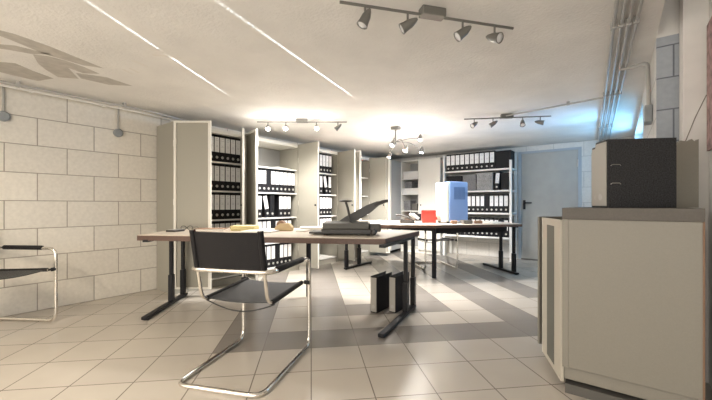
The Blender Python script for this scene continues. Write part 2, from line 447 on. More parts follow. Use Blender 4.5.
def tall_cabinet(y0, y1, label, ld, rd, shelves=SH):
    t = thing('filing_cabinet', label, 'cabinet', ((FX+BX)/2, (y0+y1)/2, 0))
    bm = NB(); g = .018
    box(bm, BX, FX, y0, y0+g, 0, CH); box(bm, BX, FX, y1-g, y1, 0, CH); box(bm, BX, BX+.01, y0+g, y1-g, .07, CH-.05)
    box(bm, BX, FX-.02, y0+g, y1-g, 0, .07)
    fin('body', bm, 'cab', t)
    fin('lining', box(NB(), BX+.011, BX+.016, y0+g+.001, y1-g-.001, .075, CH-.06), 'cabin', t)
    fin('top_panel', box(NB(), BX, FX+.004, y0+g, y1-g, CH-.05, CH), 'cabw', t)
    for z in shelves:
        bm = NB(); box(bm, BX+.02, FX-.02, y0+g, y1-g, z-.018, z)
        fin('shelf', bm, 'shelf', t)
    if ld: cdoor(t, (FX+.004, y0+.004), R(ld[0]), ld[1], -1 if ld[2] else 1, rod=ld[3])
    if rd: cdoor(t, (FX+.004, y1-.004), R(rd[0]), rd[1], 1 if rd[2] else -1, rod=rd[3])
    return t
# closed left door points +Y (90 deg); closed right door points -Y (270 deg)
tall_cabinet(1.76, 2.66, 'open steel cabinet at the front end of the row, beside the block wall', (37.5, .415, True, False), (-37.5, .40, True, True))
tall_cabinet(2.68, 3.62, 'open steel cabinet with an empty top shelf, behind the foreground chair', (-16, .43, True, False), (-2, .43, True, False))
tall_cabinet(3.64, 4.56, 'open steel cabinet showing a narrow slice of binders between its doors', (-1, .42, True, False), (-10, .43, True, False))
tall_cabinet(4.58, 5.52, 'open steel cabinet fourth in the row, doors hiding its shelves', (13, .43, True, False), (10, .35, True, False))
tall_cabinet(5.54, 6.38, 'open steel cabinet at the far end of the row, next to the corner', (12, .42, True, False), (-76, .40, True, False))

def row(y0, z, seq, cabn, shelfn, pitch=.0745, group=None, labelmat=None):
    """seq string: b labelled, k plain black, l leaning labelled, . gap ; spines face +X"""
    y = y0; n = 0
    for ch in seq:
        if ch == '.': y += pitch; continue
        lab = 'black binder, %s from left on the %s shelf of the %s cabinet' % (ORD[n], shelfn, cabn)
        if ch == 'k': lab = 'plain black binder without label, %s from left on the %s shelf of the %s cabinet' % (ORD[n], shelfn, cabn)
        n += 1
        lean = 0; yy = y + pitch/2; zz = z + .001
        if ch == 'l': lean = R(-11); yy += .066; zz += .0075
        binder((-3.955-.15, yy, zz), R(90), lab, group, labelled=ch != 'k', lean=lean)
        y += pitch + (.065 if ch == 'l' else 0)
G1, G2, G3 = 'binders in the front cabinet', 'binders in the second cabinet', 'binders in the third cabinet'
for z, nm in ((1.54, 'top'), (1.18, 'second'), (.82, 'third'), (.46, 'fourth')):
    row(2.195, z, 'bbbbbb', 'front', nm, group=G1)
row(2.83, 1.18, '.bbkbbbbbb'[:10], 'second', 'second', .077, G2)
row(2.83, .82, '.blk.bbb', 'second', 'third', .078, G2)
row(2.83, .46, '.bbbkbbbb', 'second', 'fourth', .078, G2)
row(2.83, .10, '.bbbbkbbb', 'second', 'bottom', .078, G2)
row(4.15, 1.54, 'bbbb', 'third', 'top', .077, G3)
row(4.15, 1.18, 'blb', 'third', 'second', .077, G3)
row(4.15, .82, 'bbbb', 'third', 'third', .077, G3)
row(4.15, .46, 'bbbb', 'third', 'fourth', .077, G3)

def papers(name, loc, rz, w, d, n, label, mat='paper', cat='paper', jitter=.006, h=.0035, group=None):
    bm = NB()
    for k in range(n):
        T = Matrix.Translation((random.uniform(-jitter, jitter), random.uniform(-jitter, jitter), k*h)) @ Matrix.Rotation(random.uniform(-.06, .06), 4, 'Z')
        box(bm, -w/2, w/2, -d/2, d/2, 0, h*.85, T)
    o = fin(name, bm, mat, None, local=True); o.location = loc; o.rotation_euler = (0, 0, rz)
    return tag(o, label, cat, group)
papers('paper_pile', (-4.1, 3.4, 1.541), .2, .22, .3, 7, 'loose white papers on the empty top shelf of the second cabinet')
papers('paper_sheet', (-4.0, 1.93, CH+.001), .9, .2, .34, 2, 'white paper sheet lying on top of the front cabinet')

# ------------------------------------------------------------------ cabinet on the back wall
t = thing('filing_cabinet', 'white steel cabinet on the back wall, left half open with boxes, left of the rack', 'cabinet', (-3.3, 6.6, 0))
bm = NB(); A0, A1, FY = -3.71, -2.80, 6.42
for x in (A0, -3.29, A1-.018): box(bm, x, x+.018, FY, YB-.01, 0, CH)
box(bm, A0+.018, A1-.018, YB-.02, YB-.01, 0, CH); box(bm, A0, A1, FY, YB-.01, CH, CH+.02); box(bm, A0+.018, A1-.018, FY+.02, YB-.02, 0, .07)
fin('body', bm, 'cabw', t)
fin('lining', box(NB(), A0+.019, A1-.019, YB-.027, YB-.021, .08, CH-.01), 'cabin', t)
for z in (.52, .88, 1.24, 1.56): fin('shelf', box(NB(), A0+.018, -3.29, FY+.02, YB-.02, z-.02, z), 'shelf', t)
dr = fin('door', box(NB(), -3.28, A1+.005, FY-.022, FY-.001, .07, CH), 'cabw', t, bevel=.003)
fin('lock', lathe(NB(), [(.014, 0), (.012, .012)], 12, Matrix.Translation((-3.22, FY-.022, 1.0)) @ Matrix.Rotation(R(90), 4, 'X')), 'legm', dr)
dr = fin('door', obox(NB(), (A0, FY-.004), (A0+.04, FY-.46), .02, .07, CH), 'cabin', t)
fin('door_edge', obox(NB(), (A0+.038, FY-.46), (A0+.045, FY-.50), .024, .07, CH), 'cabw', dr)

def carton(name, x0, x1, y0, y1, z0, z1, mat, label, rz=0, lid=None, grp=None):
    cx, cy = (x0+x1)/2, (y0+y1)/2
    t = thing(name, label, 'box', (cx, cy, z0), rz, grp)
    fin('body', box(NB(), -(x1-x0)/2, (x1-x0)/2, -(y1-y0)/2, (y1-y0)/2, 0, z1-z0-.02), mat, t, local=True, bevel=.003)
    fin('lid', box(NB(), -(x1-x0)/2-.004, (x1-x0)/2+.004, -(y1-y0)/2-.004, (y1-y0)/2+.004, z1-z0-.035, z1-z0), lid or mat, t, local=True, bevel=.003)
    return t
carton('archive_box', -3.67, -3.32, 6.47, 6.75, 1.561, 1.72, 'whitebox', 'white lidded box on the top shelf of the back wall cabinet')
carton('archive_box', -3.68, -3.31, 6.46, 6.76, 1.241, 1.36, 'whitebox', 'flat white box on the second shelf of the back wall cabinet')
carton('archive_box', -3.65, -3.48, 6.50, 6.75, 1.361, 1.50, 'boxgrey', 'dark grey box stacked on the flat white box')
carton('archive_box', -3.67, -3.52, 6.50, 6.75, .881, 1.10, 'boxgrey', 'dark grey box on the third shelf of the back wall cabinet')
carton('archive_box', -3.47, -3.35, 6.48, 6.70, .881, 1.03, 'plinth', 'small black box on the third shelf of the back wall cabinet')
carton('archive_box', -3.66, -3.36, 6.5, 6.75, .521, .70, 'card', 'brown box on the lowest shelf of the back wall cabinet')

# ------------------------------------------------------------------ open rack on the back wall
t = thing('shelving_rack', 'white open shelving rack full of binders beside the grey-blue steel door', 'shelf', (-2.1, 6.6, 0))
RX0, RX1, RY = -2.75, -1.47, 6.42
for x in (RX0, RX1-.04):
    for y in (RY, 6.78): fin('post', box(NB(), x, x+.04, y, y+.035, 0, 1.98 if y > 6.5 or x < -2 else 1.80), 'shelf', t, bevel=.002)
RS = (.42, .86, 1.27, 1.66)
for z in RS: fin('shelf', box(NB(), RX0+.002, RX1-.002, RY+.002, 6.8, z-.03, z), 'shelf', t, bevel=.002)
GR = 'binders on the back wall rack'
x = -2.69
for n in range(10):
    binder((x+.045, 6.60, 1.661), 0, 'black binder on top of the back wall rack, %s from the left' % ORD[n], GR, w=.088); x += .0925
carton('archive_box', x+.01, x+.27, 6.46, 6.74, 1.661, 1.98, 'black', 'wide black box at the right end of the top of the rack')
carton('archive_box', -2.68, -2.38, 6.46, 6.76, 1.271, 1.57, 'black', 'black box on the rack behind the dehumidifier')
carton('archive_box', -2.36, -2.11, 6.46, 6.76, 1.271, 1.58, 'boxgrey', 'dark grey box on the second rack shelf, left of the lighter grey box')
carton('archive_box', -2.09, -1.80, 6.45, 6.76, 1.271, 1.60, nmat('lighter_grey_card', (.27, .27, .27), .7, noise=.3, nscale=50), 'lighter mottled grey box on the second rack shelf')
binder((-1.735, 6.60, 1.2745), 0, 'black binder leaning right of the mottled grey box on second rack shelf', None, lean=R(5))
carton('archive_box', -1.66, -1.53, 6.46, 6.76, 1.271, 1.58, 'black', 'narrow black box at the right end of the second rack shelf')
for nn, (z, nm, seq) in enumerate(((.86, 'third', 'bbkbbbbbbkbbbb'), (.42, 'lowest', 'bkbbbkbbbbbbkb'))):
    x = -2.69
    for n, ch in enumerate(seq):
        binder((x+.04, 6.60, z+.001), 0, 'black binder on the %s rack shelf, %d%s from the left' % (nm, n+1, {1: 'st', 2: 'nd', 3: 'rd'}.get(n+1, 'th')), GR, w=.074, labelled=ch == 'b'); x += .083

# ------------------------------------------------------------------ desks
TZ = .74
def offset_poly(pts, d):
    n = len(pts); cx = sum(p[0] for p in pts)/n; cy = sum(p[1] for p in pts)/n
    out = []
    for p in pts:
        v = Vector((p[0]-cx, p[1]-cy)); L = v.length
        v *= (L-d)/L; out.append((cx+v.x, cy+v.y))
    return out
def desk_leg(parent, a, b, posts, zt=TZ-.062, foot=.035):
    """T-leg: floor bar from a to b with posts standing at fractions"""
    a = Vector(a); b = Vector(b); d = (b-a); ang = math.atan2(d.y, d.x)
    lg = fin('leg', obox(NB(), a, b, .055, .006, foot), 'legm', parent, bevel=.008)
    for f in posts:
        p = a + d*f; T = Matrix.Translation((p.x, p.y, 0)) @ Matrix.Rotation(ang, 4, 'Z')
        bm = NB(); box(bm, -.03, .03, -.022, .022, foot, .30, T)
        box(bm, -.022, .022, -.016, .016, .30, zt, T)
        fin('post', bm, 'legm', lg, bevel=.006)
    p0 = a + d*.02; p1 = a + d*.95
    fin('bracket', obox(NB(), p0, p1, .045, zt-.001, TZ-.041), 'legm', lg)
    bm = NB()
    for f in (.04, .96):
        p = a + d*f; lathe(bm, [(.02, 0), (.02, .007)], 12, Matrix.Translation((p.x, p.y, 0)))
    fin('foot_pad', bm, 'cable', lg)
t = thing('office_desk', 'long foreground office desk with pale top, brown edge and black legs', 'desk', (-2.6, 2.0, 0))
D1 = [(-3.32, 1.19), (-1.43, 2.24), (-1.585, 3.12), (-2.72, 2.78), (-3.78, 1.74)]
fin('desk_top', prism(NB(), offset_poly(D1, .004), TZ-.006, TZ), 'wood', t)
fin('edge_board', prism(NB(), D1, TZ-.050, TZ-.006), 'edge', t)
desk_leg(t, (-3.234, 1.213), (-3.79, 1.84), (.60, .92))
desk_leg(t, (-1.40, 2.13), (-1.575, 2.98), (.70, .97))
fin('post', box(NB(), -2.69, -2.65, 2.61, 2.65, 0, TZ-.050), 'legm', t, bevel=.005)
fin('cross_beam', obox(NB(), (-3.62, 1.66), (-1.55, 2.75), .04, TZ-.10, TZ-.051), 'legm', t)
t = thing('office_desk', 'rear office desk in front of the rack, holding the blue dehumidifier', 'desk', (-2.2, 4.8, 0))
D2 = [(-3.36, 3.96), (-2.36, 3.78), (-1.86, 4.13), (-1.04, 5.14), (-1.68, 5.83), (-2.38, 5.10), (-3.42, 4.85)]
fin('desk_top', prism(NB(), offset_poly(D2, .004), TZ-.006, TZ), 'wood', t)
fin('edge_board', prism(NB(), D2, TZ-.04, TZ-.006), 'edge', t)
desk_leg(t, (-1.12, 5.24), (-1.757, 5.79), (.1, .46))
desk_leg(t, (-3.319, 4.047), (-3.363, 4.80), (.05, .52))
fin('post', box(NB(), -2.01, -1.96, 4.32, 4.37, 0, TZ-.04), 'legm', t, bevel=.005)
fin('cross_beam', obox(NB(), (-1.97, 4.36), (-1.30, 5.35), .03, TZ-.13, TZ-.041), 'legm', t)
fin('cross_beam', obox(NB(), (-3.3, 4.4), (-2.0, 4.36), .03, TZ-.10, TZ-.041), 'legm', t)

# ------------------------------------------------------------------ cantilever chairs
def make_chair():
    t = thing('cantilever_chair', 'chrome cantilever armchair with black leather back, pulled up to the foreground desk', 'chair')
    W = .258; r = .0135
    A = [(W, -.375, r), (W, .30, r), (W, .30, .63), (W, -.27, .63), (-W, -.27, .63), (-W, .30, .63), (-W, .30, r), (-W, -.375, r)]
    fin('frame', tube(NB(), fillet(A, .075, True, 8), r, True, 12), 'chrome', t, local=True, smooth=True)
    for s in (-1, 1):
        x = s*(W-.045)
        B = [(x, .285, .455), (x, -.215, .435), (x, -.30, .86)]
        fin('seat_rail', tube(NB(), fillet(B, .07, False, 8), .0105, False, 10), 'chrome', t, local=True, smooth=True)
        bm = NB(); lathe(bm, [(.008, -.02), (.016, -.02), (.016, .02), (.008, .02)], 10, Matrix.Translation((s*(W-.012), .295, .455)) @ Matrix.Rotation(R(90), 4, 'Y'))
        fin('bolt', bm, 'legm', t, local=True)
        bm = NB(); tube(bm, [(s*W, -.20, .632), (s*W, -.19, .634), (s*W, .17, .634), (s*W, .18, .632)], lambda f: .019 if .02 < f < .98 else .012, False, 12)
        fin('arm_pad', bm, 'leather', t, local=True, smooth=True)
    # seat sling
    bm = NB(); n = 10; m = 8
    def sling(fn, th):
        top = [[bm.verts.new(fn(i/n, j/m, th/2)) for j in range(m+1)] for i in range(n+1)]
        bot = [[bm.verts.new(fn(i/n, j/m, -th/2)) for j in range(m+1)] for i in range(n+1)]
        for i in range(n):
            for j in range(m):
                bm.faces.new((top[i][j], top[i+1][j], top[i+1][j+1], top[i][j+1]))
                bm.faces.new((bot[i][j], bot[i][j+1], bot[i+1][j+1], bot[i+1][j]))
        for i in range(n):
            bm.faces.new((top[i][0], bot[i][0], bot[i+1][0], top[i+1][0])); bm.faces.new((top[i][m], top[i+1][m], bot[i+1][m], bot[i][m]))
        for j in range(m):
            bm.faces.new((top[0][j], top[0][j+1], bot[0][j+1], bot[0][j])); bm.faces.new((top[n][j], bot[n][j], bot[n][j+1], top[n][j+1]))
    sling(lambda u, v, h: Vector(((u-.5)*2*(W-.045), -.17+v*.44, .440+.018*v - .014*math.sin(PI*u) + h)), .006)
    seat = fin('seat', bm, 'seatl', t, local=True, smooth=True)
    for s in (-1, 1): fin('seat_sleeve', tube(NB(), [(s*(W-.045), -.17, .4385), (s*(W-.045), .27, .4560)], .0155, False, 12), 'leather', seat, local=True, smooth=True)
    bm = NB()
    sling(lambda u, v, h: Vector(((u-.5)*2*(W-.045), -.252 - v*.047 - .022*math.sin(PI*u) + h, .625+v*.225)), .007)
    back = fin('backrest', bm, 'leather', t, local=True, smooth=True)
    for s in (-1, 1): fin('back_sleeve', tube(NB(), [(s*(W-.045), -.2525, .622), (s*(W-.045), -.2995, .858)], .017, False, 12), 'leather', back, local=True, smooth=True)
    pts = [(-W+.03+ (2*W-.06)*k/16, -.16, .425-.055*math.sin(PI*k/16)) for k in range(17)]
    fin('under_strap', tube(NB(), pts, .004, False, 6), 'cable', t, local=True, smooth=True)
    return t
ch = make_chair(); ch.location = (-1.840, 1.326, 0); ch.rotation_euler = (0, 0, R(24))
dup(ch, (-3.915, .365, 0), (0, 0, R(-58)), 'chrome cantilever armchair cut off by the left edge, against the block wall')
dup(ch, (-2.35, 5.15, 0), (0, 0, R(-134.2)), 'chrome cantilever armchair seen beneath the rear desk')

# ------------------------------------------------------------------ on the foreground desk: stack paper cutter
t = thing('paper_cutter', 'grey stack paper cutter with raised blade arm on the foreground desk', 'paper cutter', (-1.86, 2.36, TZ), R(33))
fin('base', box(NB(), -.25, .19, -.12, .13, .012, .055), 'cutd', t, local=True, bevel=.006)
bm = NB(); prism(bm, [(-.12, .055), (.13, .055), (.13, .10), (.06, .115), (-.12, .105)], -.24, .16)
bmesh.ops.transform(bm, matrix=Matrix(((0, 0, 1, 0), (1, 0, 0, 0), (0, 1, 0, 0), (0, 0, 0, 1))), verts=bm.verts)
fin('housing', bm, 'cutter', t, local=True, bevel=.006)
fin('side_table', box(NB(), -.36, -.25, -.10, .10, .012, .03), 'cutd', t, local=True, bevel=.003)
fin('end_block', box(NB(), .16, .26, -.10, .08, .03, .095), 'cutter', t, local=True, bevel=.014)
fin('knob', lathe(NB(), [(.02, 0), (.028, .01), (.028, .035), (.015, .05)], 14, Matrix.Translation((.20, -.12, .035)) @ Matrix.Rotation(R(90), 4, 'X')), 'cutd', t, local=True, smooth=True)
for x in (-.22, .15):
    for y in (-.09, .10): fin('foot', lathe(NB(), [(.016, 0), (.016, .013)], 10, Matrix.Translation((x, y, 0))), 'cable', t, local=True)
bm = NB(); tube(bm, [(0.0, -.05, .10), (-.03, -.05, .235), (-.045, -.05, .285)], .011, False, 10)
pl = fin('press_spindle', bm, 'cutd', t, local=True, smooth=True)
fin('press_handle', lathe(NB(), [(.012, -.012), (.05, -.008), (.062, .0), (.05, .008), (.01, .012)], 20, Matrix.Translation((-.047, -.05, .296))), 'cutd', pl, local=True, smooth=True)
bm = NB()
side = [(-.13, .075), (.02, .105), (.17, .195), (.24, .255), (.31, .284), (.31, .300), (.22, .292), (.13, .258), (-.06, .155), (-.14, .10)]
prism(bm, side, -.008, .012)
bmesh.ops.transform(bm, matrix=Matrix(((1, 0, 0, 0), (0, 0, 1, .06), (0, 1, 0, 0), (0, 0, 0, 1))), verts=bm.verts)
arm = fin('blade_arm', bm, 'blade', t, local=True)
bm = NB(); tube(bm, [(.20, .062, .258), (.24, .062, .278), (.27, .062, .289), (.325, .062, .298)], .014, False, 10)
fin('arm_handle', bm, 'cutd', arm, local=True, smooth=True)

def flat_book(name, loc, rz, w, d, h, mat, label, cat='book', tilt=0):
    t = thing(name, label, cat, loc, rz); t.rotation_euler = (tilt, 0, rz)
    bm = NB(); box(bm, -w/2, w/2, -d/2, d/2, 0, .002); box(bm, -w/2, w/2, -d/2, d/2, h-.002, h); box(bm, -w/2, -w/2+.002, -d/2, d/2, 0, h)
    fin('cover', bm, mat, t, local=True)
    fin('pages', box(NB(), -w/2+.003, w/2-.004, -d/2+.004, d/2-.004, .002, h-.002), 'paper', t, local=True)
    return t
papers('paper_pile', (-2.50, 2.56, TZ+.001), .7, .30, .22, 9, 'thick pile of white papers left of the paper cutter')
papers('paper_pile', (-2.16, 2.74, TZ+.001), .9, .21, .30, 5, 'thin pile of white papers behind the paper cutter')
# tape dispenser
t = thing('tape_dispenser', 'tan tape dispenser with brown roll on the foreground desk', 'tape dispenser', (-2.66, 2.28, TZ), R(30)); t.scale = (1.2, 1.2, 1.2)
bm = NB(); prism(bm, [(-.08, 0), (.07, 0), (.075, .03), (.045, .065), (-.03, .065), (-.07, .035)], -.03, .03)
bmesh.ops.transform(bm, matrix=Matrix(((1, 0, 0, 0), (0, 0, 1, 0), (0, 1, 0, 0), (0, 0, 0, 1))), verts=bm.verts)
fin('body', bm, 'tan', t, local=True, bevel=.006)
fin('tape_roll', lathe(NB(), [(.016, -.026), (.036, -.026), (.036, .026), (.016, .026)], 24, Matrix.Translation((-.025, 0, .05)) @ Matrix.Rotation(R(90), 4, 'X')), 'card', t, local=True, smooth=True)
papers('paper_pile', (-3.03, 2.08, TZ+.001), .6, .24, .17, 14, 'yellowish papers on the desk behind the foreground chair back', 'paper2')
papers('paper_pile', (-2.72, 2.03, TZ+.001), .5, .3, .21, 4, 'white papers between the yellowish papers and the tape dispenser')
flat_book('folder', (-3.28, 1.86, TZ+.001), .75, .30, .22, .02, 'card', 'brown folder lying on the desk near its left half', 'folder')
papers('notepad', (-2.42, 2.30, TZ+.001), .4, .09, .09, 5, 'small white notepad in front of the tape dispenser', 'paper', 'notepad')
t = thing('eyeglasses', 'black eyeglasses on the left end of the foreground desk', 'glasses', (-3.52, 1.72, TZ), R(35))
bm = NB()
for s in (-1, 1):
    tube(bm, [(s*.035+.028*math.cos(2*PI*k/14), 0, .024+.021*math.sin(2*PI*k/14)) for k in range(14)], .003, True, 6)
tube(bm, [(-.008, 0, .03), (.008, 0, .03)], .003, False, 6)
fin('rims', bm, 'cable', t, local=True, smooth=True)
for s in (-1, 1): fin('temple', tube(NB(), [(s*.063, 0, .03), (s*.065, .09, .03), (s*.062, .12, .008)], .0025, False, 6), 'cable', t, local=True)
t = thing('desk_calculator', 'small dark calculator beside the eyeglasses on the desk', 'calculator', (-3.44, 1.57, TZ), R(25))
fin('body', box(NB(), -.05, .05, -.07, .07, 0, .018), 'cutd', t, local=True, bevel=.004)
fin('display', box(NB(), -.038, .038, .035, .058, .018, .020), 'lens', t, local=True)
bm = NB()
for i in range(4):
    for j in range(4): box(bm, -.038+i*.02, -.024+i*.02, -.06+j*.022, -.045+j*.022, .018, .022)
fin('keys', bm, 'pipe', t, local=True)
# ------------------------------------------------------------------ on the rear desk
t = thing('storage_bin', 'red plastic bin on the rear desk left of the blue dehumidifier', 'bin', (-2.19, 4.60, TZ), R(30))
bm = NB(); w = .10; th = .006
box(bm, -w, w, -.08, .08, 0, th); box(bm, -w, -w+th, -.08, .08, th, .18); box(bm, w-th, w, -.08, .08, th, .18)
box(bm, -w+th, w-th, -.08, -.08+th, th, .18); box(bm, -w+th, w-th, .08-th, .08, th, .16)
fin('body', bm, 'red', t, local=True, bevel=.003)
fin('rim', box(NB(), -w-.004, w+.004, -.088, -.08, .162, .184), 'red', t, local=True)
fin('grip', box(NB(), w, w+.02, -.03, .03, .05, .09), 'red', t, local=True, bevel=.004)
t = thing('dehumidifier', 'blue-sided dehumidifier with ivory front standing on the rear desk', 'dehumidifier', (-1.95, 4.875, TZ), R(60))
fin('body', box(NB(), -.15, .19, -.14, .14, .02, .60), 'blue', t, local=True, bevel=.02)
bm = NB(); prism(bm, [(-.15, -.135), (-.20, -.12), (-.225, 0), (-.20, .12), (-.15, .135)], .02, .585)
fr = fin('front_panel', bm, 'ivory', t, local=True, bevel=.012)
bm = NB()
for k in range(5): box(bm, -.228, -.215, -.07, .07, .40+k*.025, .412+k*.025)
fin('control_strip', box(NB(), -.215, -.16, -.06, .06, .585, .59), 'pipe', fr, local=True)
bm = NB()
for k in range(9): box(bm, -.07+k*.023, -.055+k*.023, -.1445, -.139, .34, .52)
fin('air_grille', bm, 'grilleb', t, local=True)
fin('water_tank', box(NB(), -.14, .18, -.1425, -.14, .05, .30), 'blue', t, local=True)
bm = NB()
for x in (-.14, .15):
    for y in (-.1, .1): lathe(bm, [(.022, 0), (.022, .021)], 12, Matrix.Translation((x, y, 0)))
fin('castor', bm, 'cable', t, local=True)
t = flat_book('booklet', (-2.34, 4.28, TZ+.05), R(60), .10, .30, .035, 'whitebox', 'white booklet propped at a slant on the rear desk, beside the red bin', 'book'); t.rotation_euler = (0, R(40), R(40)); t.location = (-2.33, 4.40, TZ+.085)
t = thing('desk_telephone', 'dark telephone handset and base under the slanted booklet on rear desk', 'telephone', (-2.40, 4.33, TZ), R(37))
bm = NB(); prism(bm, [(-.10, 0), (.10, 0), (.10, .03), (-.10, .06)], -.08, .08)
bmesh.ops.transform(bm, matrix=Matrix(((1, 0, 0, 0), (0, 0, 1, 0), (0, 1, 0, 0), (0, 0, 0, 1))), verts=bm.verts)
fin('base', bm, 'cutd', t, local=True, bevel=.006)
fin('handset', tube(NB(), [(-.16, -.05, .115), (-.12, -.05, .118), (-.04, -.05, .10), (.06, -.05, .055), (.10, -.05, .03)], lambda f: .018 if f < .2 or f > .8 else .012, False, 10), 'cutd', t, local=True, smooth=True)
for k, (x, y, w_, d_, h_, m_, lb) in enumerate(((-1.79, 4.56, .07, .05, .025, 'card', 'small brown block in front of the dehumidifier, nearest the red bin'),
        (-1.66, 4.68, .12, .14, .03, 'plinth', 'small dark box in front of the dehumidifier, middle of three'),
        (-1.54, 4.82, .09, .05, .022, 'card', 'small brown block in front of the dehumidifier, on its right'))):
    carton('small_box', x-w_/2, x+w_/2, y-d_/2, y+d_/2, TZ+.0005, TZ+h_+.02, m_, lb, R(37))
papers('paper_pile', (-1.45, 5.18, TZ+.001), .9, .21, .30, 4, 'white papers on the right end of the rear desk')
papers('paper_pile', (-2.75, 4.25, TZ+.001), .4, .3, .21, 6, 'white papers on the left end of the rear desk')

# ------------------------------------------------------------------ binders standing on the floor under the desk
for x, y, lb in ((-1.80, 2.75, 'left one of two binders with pale spines standing on the floor under the desk'),
                 (-1.665, 2.86, 'right one of two binders with pale spines standing on the floor under the desk')):
    binder((x, y, .001), R(4), lb, None, tall=True, w=.07)

# ------------------------------------------------------------------ low cabinet at the right
t = thing('low_cabinet', 'low greige cabinet with brown top and ajar doors, in the right foreground', 'cabinet', (.04, 2.5, 0))
CX0, CX1, CY0, CY1 = -.228, .302, 2.11, 2.87
bm = NB()
box(bm, CX0, CX1, CY0, CY0+.02, .14, .925); box(bm, CX0, CX1, CY1-.02, CY1, .05, .925); box(bm, CX1-.02, CX1, CY0+.02, CY1-.02, .14, .925); box(bm, CX0, CX1-.02, CY0+.02, CY1-.02, .14, .07)
fin('body', bm, 'cabr', t, bevel=.003)
fin('front_post', box(NB(), CX0-.003, CX0+.024, CY0-.004, CY0+.02, .14, .925), 'cabr', t, bevel=.002)
fin('rear_post', box(NB(), CX1-.003, CX1+.004, CY0-.004, CY0+.02, .03, .925), 'card', t)
fin('plinth', box(NB(), CX0+.008, CX1-.01, CY0+.008, CY1-.01, 0, .05), 'plinth', t)
fin('cabinet_top', box(NB(), CX0-.004, CX1+.004, CY0-.006, CY1, .925, .985), 'cabrtop', t, bevel=.002)
for z in (.36, .66): fin('shelf', box(NB(), CX0+.02, CX1-.021, CY0+.021, CY1-.021, z-.018, z), 'shelf', t)
def low_door(p0, p1, nm, mat):
    a = Vector(p0); b = Vector(p1); d_ = b-a; T = Matrix.Translation((a.x, a.y, 0)) @ Matrix.Rotation(math.atan2(d_.y, d_.x), 4, 'Z'); L = d_.length
    dr = fin('door', box(NB(), .002, L, -.008, .008, .055, .92, T), mat, t, bevel=.002)
    return dr, T, L
dr, T, L = low_door((CX0-.004, CY0+.006), (-.372, 2.47), 'n', 'cream')
fin('door_recess', box(NB(), .12, .27, .0, .0095, .09, .88, T), 'recess', dr)
fin('door_edge', box(NB(), L, L+.006, -.009, .009, .055, .92, T), 'cabw', dr)
dr, T, L = low_door((CX0-.004, CY1-.006), (-.425, 2.60), 'f', 'cabr')
fin('lock', lathe(NB(), [(.009, 0), (.009, .006)], 12, T @ Matrix.Translation((L-.035, -.008, .50)) @ Matrix.Rotation(R(90), 4, 'X')), 'legm', dr)
# binders on it
fd = Vector((math.cos(R(29)), math.sin(R(29)))); nd = Vector((-fd.y, fd.x))
c0 = Vector((-.042, 2.125))
big = make_binder(.11, 'marble', True, True)
plain = dup(big)
for z in (.115, .205):
    bm = NB(); tube(bm, fillet([(.056, -.135, z), (.0575, -.13, z+.006), (.0575, -.095, z+.006), (.056, -.09, z)], .004), .0016, False, 6)
    fin('metal_clip', bm, 'steel', big, local=True); big.scale = (1.03, 1.03, 1.03)
def put_big(o, k, dx, lab):
    c = c0 + fd*(.158+dx) + nd*(.056 + k*.116)
    o.location = (c.x, c.y, .9855); o.rotation_euler = (0, 0, R(29)-R(90)); o['label'] = lab
put_big(big, 0, .0, 'mottled black binder on the low cabinet, nearest to the viewer')
big['group'] = 'binders on the low cabinet'
put_big(plain, 1, .035, 'mottled black binder on the low cabinet, right behind the nearest one')
put_big(dup(plain), 2, .09, 'mottled black binder on the low cabinet, farthest from the viewer')
for r_, z in ((.012, 1.245), (.012, 1.085)):
    pass
# leaning grey card behind the binders
t2 = thing('cardboard_folder', 'grey-brown cardboard folder upright behind the binders, by the pillar', 'folder', (.30, 2.50, .9855), R(25))
bm = NB(); prof = [(0, 0), (.10, 0), (.10, .36), (.085, .345), (.07, .362), (.05, .35), (.02, .356), (0, .33)]
prism(bm, prof, -.01, .01)
bmesh.ops.transform(bm, matrix=Matrix(((1, 0, 0, -.06), (0, 0, 1, 0), (0, 1, 0, 0), (0, 0, 0, 1))), verts=bm.verts)
fin('cover', bm, 'cabr', t2, local=True)
fin('insert', box(NB(), -.05, .03, .0105, .02, .0, .31), 'cabin', t2, local=True)
# print on the near pillar
o = fin('wall_poster', box(NB(), .398, .409, 2.32, 2.70, 1.30, 2.0), 'pink'); tag(o, 'pinkish mottled poster on the pillar at the right edge', 'poster')
# wire down the pillar
o = fin('wire', tube(NB(), [(.40, 2.7185, 1.62), (.355, 2.7185, 1.50), (.312, 2.7185, 1.36)], .0025, False, 6), 'cabr'); tag(o, 'thin wire slanting across the pale pillar', 'wire')

